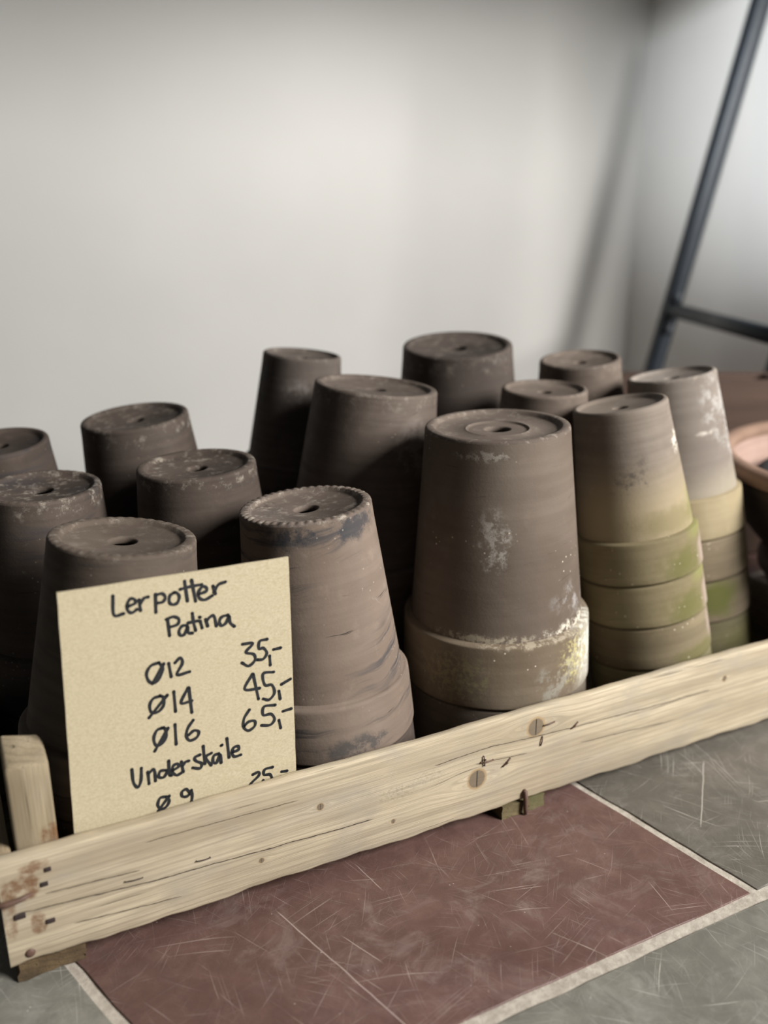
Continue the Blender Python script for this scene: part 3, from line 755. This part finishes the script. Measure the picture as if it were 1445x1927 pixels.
STROKES = {
'Lerpotter':[[[923,2318],[917,2187],[979,2184]],[[1010,2227],[1058,2241],[1056,2268],[1029,2276],[1007,2242],[1007,2199],[1031,2179],[1066,2196]],[[1085,2260],[1088,2183]],[[1089,2228],[1117,2264],[1146,2268]],[[1194,2278],[1186,2151]],[[1194,2271],[1237,2274],[1256,2244],[1238,2216],[1196,2214]],[[1318,2267],[1287,2248],[1280,2206],[1299,2184],[1332,2190],[1349,2230],[1334,2261],[1315,2266]],[[1393,2332],[1401,2189]],[[1440,2332],[1456,2178]],[[1359,2281],[1430,2288],[1507,2288]],[[1481,2223],[1533,2235],[1535,2262],[1506,2270],[1477,2230],[1488,2190],[1523,2176],[1572,2195]],[[1583,2263],[1595,2204]],[[1586,2218],[1620,2265],[1670,2277]]],
'Patina':[[[1258,2087],[1262,1967]],[[1250,2087],[1298,2097],[1333,2072],[1320,2037],[1263,2027]],[[1385,2017],[1350,2018],[1327,1985],[1335,1953],[1363,1958],[1387,2006],[1389,1962],[1417,1953]],[[1427,2096],[1430,2033],[1440,1967]],[[1392,2033],[1462,2034]],[[1476,2030],[1486,1977]],[[1474,2059],[1478,2056]],[[1515,2034],[1525,1981]],[[1516,2019],[1549,2046],[1574,2045],[1586,1970]],[[1673,2034],[1627,2028],[1609,1996],[1622,1965],[1655,1980],[1678,2025],[1685,1973],[1712,1941]]],
'price_35':[[[1761,1795],[1837,1785],[1782,1730],[1838,1701],[1844,1654],[1795,1621],[1748,1656]],[[1944,1794],[1888,1790],[1879,1735],[1912,1732],[1935,1689],[1906,1649],[1861,1653]],[[1955,1662],[1956,1590]],[[1987,1705],[2041,1706]]],
'size_12':[[[1175,1790],[1119,1779],[1086,1729],[1098,1669],[1137,1651],[1175,1689],[1196,1742],[1175,1789]],[[1206,1775],[1118,1648]],[[1239,1770],[1248,1668]],[[1282,1764],[1320,1792],[1331,1749],[1288,1674],[1376,1676]]],
'price_45':[[[1819,1553],[1756,1449],[1867,1430]],[[1824,1551],[1853,1348]],[[1978,1531],[1899,1536],[1907,1446],[1959,1433],[1975,1367],[1933,1323],[1888,1340]],[[2010,1372],[2016,1307]],[[2031,1420],[2103,1446]]],
'size_14':[[[1165,1545],[1115,1538],[1086,1494],[1095,1439],[1142,1434],[1181,1476],[1182,1528],[1161,1549]],[[1210,1540],[1074,1404]],[[1256,1555],[1256,1404]],[[1355,1560],[1299,1459],[1374,1456]],[[1361,1559],[1367,1368]]],
'size_16':[[[1166,1305],[1118,1296],[1092,1243],[1102,1187],[1144,1188],[1178,1239],[1173,1294],[1152,1307]],[[1195,1294],[1090,1144]],[[1244,1308],[1240,1155]],[[1372,1307],[1331,1257],[1315,1201],[1336,1158],[1386,1168],[1404,1207],[1372,1226],[1333,1203]]],
'price_65':[[[1780,1281],[1737,1223],[1729,1157],[1763,1119],[1811,1142],[1813,1183],[1768,1188],[1735,1162]],[[1976,1269],[1891,1277],[1881,1213],[1940,1205],[1964,1156],[1928,1120],[1863,1134]],[[1998,1140],[2008,1074]],[[2033,1204],[2098,1208]]],
'Underskale':[[[925,1051],[927,950],[952,904],[977,948],[989,1042]],[[1030,1000],[1030,908]],[[1031,983],[1066,1009],[1076,986],[1075,916]],[[1153,977],[1114,981],[1101,940],[1134,928],[1168,972]],[[1178,1044],[1174,943],[1187,925]],[[1197,961],[1241,978],[1237,1004],[1206,995],[1196,950],[1224,917],[1258,925]],[[1265,1012],[1271,928]],[[1267,973],[1292,1001],[1317,1003]],[[1400,1028],[1362,1018],[1366,989],[1405,957],[1392,922],[1341,941]],[[1427,1089],[1429,947]],[[1481,1018],[1438,996],[1473,923]],[[1534,999],[1498,992],[1488,947],[1513,931],[1543,989],[1546,921]],[[1557,1057],[1562,1060]],[[1601,1102],[1607,947]],[[1634,980],[1680,989],[1679,1017],[1646,1015],[1631,975],[1648,942],[1694,943]]],
'size_9':[[[1139,771],[1096,774],[1074,726],[1095,685],[1132,693],[1156,734],[1141,767]],[[1159,771],[1074,678]],[[1306,743],[1282,786],[1250,775],[1249,740],[1283,729],[1317,758]],[[1317,768],[1318,711],[1302,650]]],
'price_25':[[[1774,756],[1817,764],[1817,733],[1749,677],[1828,657]],[[1929,772],[1868,771],[1859,730],[1906,716],[1916,665],[1881,636]],[[1850,685],[1847,675]],[[1997,714],[2039,708]]]}
def catmull(p, k=8):
    if len(p) == 2:
        return [p[0].lerp(p[1], i/6) for i in range(7)]
    P = [2*p[0]-p[1]] + p + [2*p[-1]-p[-2]]; out = []
    for i in range(1, len(P)-2):
        for j in range(k):
            t_ = j/k; t2, t3 = t_*t_, t_**3
            out.append(.5*((2*P[i]) + (P[i+1]-P[i-1])*t_ + (2*P[i-1]-5*P[i]+4*P[i+1]-P[i+2])*t2 + (3*P[i]-P[i-1]-3*P[i+1]+P[i+2])*t3))
    out.append(p[-1]); return out
def ribbon(bm, pts, w_, rnd, lift):
    L = []
    for i, p in enumerate(pts):
        d = (pts[min(i+1, len(pts)-1)] - pts[max(i-1, 0)])
        d = d.normalized() if d.length > 1e-9 else Vector((1, 0))
        ww = w_*(1 + .10*math.sin(i*.55 + rnd) + (.10 if i in (0, len(pts)-1) else 0))
        nn = Vector((-d.y, d.x))*ww
        L.append((p+nn, p-nn))
    V = [(bm.verts.new(cpt(a_.x, a_.y, lift)), bm.verts.new(cpt(c_.x, c_.y, lift))) for a_, c_ in L]
    for i in range(len(V)-1): bm.faces.new((V[i][0], V[i][1], V[i+1][1], V[i+1][0]))
    for e_ in (pts[0], pts[-1]):
        bm.faces.new([bm.verts.new(cpt(e_.x + w_*1.05*math.cos(k*math.pi/8), e_.y + w_*1.05*math.sin(k*math.pi/8), lift)) for k in range(16)])
for word, ss in STROKES.items():
    bm = bmesh.new()
    for i, st in enumerate(ss):
        pts = catmull([Vector((x/1e4, z/1e4)) for x, z in st])
        pts = [p for p in pts if p.y > .001]
        if len(pts) > 1: ribbon(bm, pts, .00114, i*1.7, .00012 + .00001*i)
    o = obj('handwriting', bm, M_ink, card, smooth=False)

# ------------------------------------------------------------------ things behind the crate at the right
TERRA = mat_clay('terracotta_rim', (0.20, 0.128, 0.092), (0.27, 0.178, 0.132), lime=.2, seed=50, rough=.8)
TERRA_IN = mat_clay('terracotta_pink', (0.33, 0.225, 0.185), (0.43, 0.31, 0.265), lime=.3, seed=51, rough=.8)
TERRA_DK = mat_clay('terracotta_dark', (0.055, 0.042, 0.036), (0.085, 0.064, 0.052), lime=.1, seed=52, rough=.8)
CHAR = mat_clay('charcoal_clay', (0.017, 0.017, 0.019), (0.026, 0.026, 0.028), seed=53, rough=.75)
def bowl(name, label, cat, loc, R, h, t_, mo, mi, mr, foot=.62, bulge=1.0, group=None):
    """open bowl with a thick rolled rim: wall, lining and rim are its parts"""
    root = tag(empty(name, loc), label, cat, group)
    rb = R*foot
    def rad(f_): return rb + (R-rb)*(math.sin(f_*math.pi/2)**.9)*bulge + (R-rb)*(1-bulge)*f_
    out = [(0, 0.0), (rb*.9, 0.0), (rb, .003)] + [(rad(k/14), h*k/14) for k in range(1, 14)] + [(R-.001, h-.012)]
    inn = [(R-t_, h-.006)] + [(rad(k/14)-t_, max(h*k/14, .012)) for k in range(13, 0, -1)] + [(rb*.8, .012), (0, .012)]
    rim = [(R-.001, h-.0125), (R+.006, h-.011)]
    for k in range(9):
        a_ = math.radians(-40 + 32*k)
        rim.append((R-t_/2+.002 + (t_/2+.005)*math.cos(a_), h-.002 + .008*math.sin(a_)))
    rim.append((R-t_-.001, h-.009))
    obj('wall', lathe_bm(out, 128), mo, root); obj('lining', lathe_bm(inn, 128), mi, root); obj('rim', lathe_bm(rim, 128), mr, root)
    return root
BX, BY = .990, .060
bowl('terracotta_bowl', 'dark terracotta bowl carrying the brown-rimmed bowl, beyond the pale rightmost stack', 'bowl', (BX, BY, 0.0), .155, .105, .012, TERRA_DK, TERRA_DK, TERRA_DK, .60)
bowl('terracotta_bowl', 'wide brown-rimmed bowl with pink inside, right of the pale rightmost stack', 'bowl', (BX, BY, .0755), .218, .155, .012, TERRA_DK, TERRA_IN, TERRA, .45)  # dark outer wall: the shade below the rim put into its colour
bowl('black_bowl', 'black bowl nested inside the wide brown-rimmed bowl at the right edge', 'bowl', (BX, BY, .0890), .170, .112, .010, CHAR, CHAR, CHAR, .45)
BROWN = mat_wood('brown_stained_board', 'X', (0.095, 0.060, 0.045), (0.070, 0.045, 0.034), (0.075, 0.052, 0.042), seed=12.0, weather=.3, contrast=.5)
bxa = math.atan2(-.467, .884)
box = tag(empty('wooden_planter', (.885, .475, 0.0)), 'reddish brown wooden planter box by the wall, behind the bowls', 'planter')
box.rotation_euler = (0, 0, bxa)
BLN, BDP, BH = .262, .085, .2685
# front and back panels of three boards, two ends, two rails
def panel(name, x0, x1, y0, y1):
    bm = bmesh.new()
    for k in range(3):
        z0 = .004 + k*(BH-.004)/3
        bm = join(bm, box_bm(x0, x1, y0, y1, z0, z0+(BH-.004)/3-.0015, .002))
    return sharp(obj(name, bm, BROWN, box), 50)
panel('front_panel', 0, BLN, 0, .016); panel('back_panel', 0, BLN, BDP-.016, BDP)
panel('end_panel', 0.0005, .016, .0165, BDP-.0165); panel('end_panel', BLN-.016, BLN-.0005, .0165, BDP-.0165)
sharp(obj('bottom', box_bm(.016, BLN-.016, .016, BDP-.016, 0.0, .012, .001), BROWN, box), 50)

# ------------------------------------------------------------------ black ladder leaning on the right wall
lad = tag(empty('ladder', (1.362, .943, 0.0)), 'black steel ladder leaning against the white wall in the corner', 'ladder')
J = Vector((1.420, .918, .308)) - Vector((1.362, .943, 0)); Ld = Vector((.1859, -.079, .9794)).normalized()
U_ = Vector((.39126, .92028, 0))
def leg(off):
    base = -U_*off
    bm = tube_bm([base + Ld*.004, base + Ld*.02, base + Ld*.5, base + Ld*.90, base + Ld*.915], .0195, 20, radii=[.0185, .0195, .0195, .0195, .018])
    o = sharp(obj('leg', bm, M_black, lad), 50)
    obj('rubber_foot', tube_bm([base + Ld*.004 + Vector((0,0,-.003)), base + Ld*.03], .0215, 20), M_black, o)
leg(0.0); leg(.50)
tJ = J.z/Ld.z
for k in range(2):
    t_ = (tJ, .07)[k]
    p = Ld*t_
    obj('rung', tube_bm([p - U_*.006, p - U_*.494], .0145, 18), M_black, lad)
for s_ in (.026, -.040):
    p = Ld*(tJ+s_) + Ld.cross(U_).normalized()*0.0
    d = (-U_*1.0)
    obj('bolt', tube_bm([p + d*.012, p + d*.0255, p + d*.0265], .009, 12, radii=[.009, .009, .006]), M_black, lad)
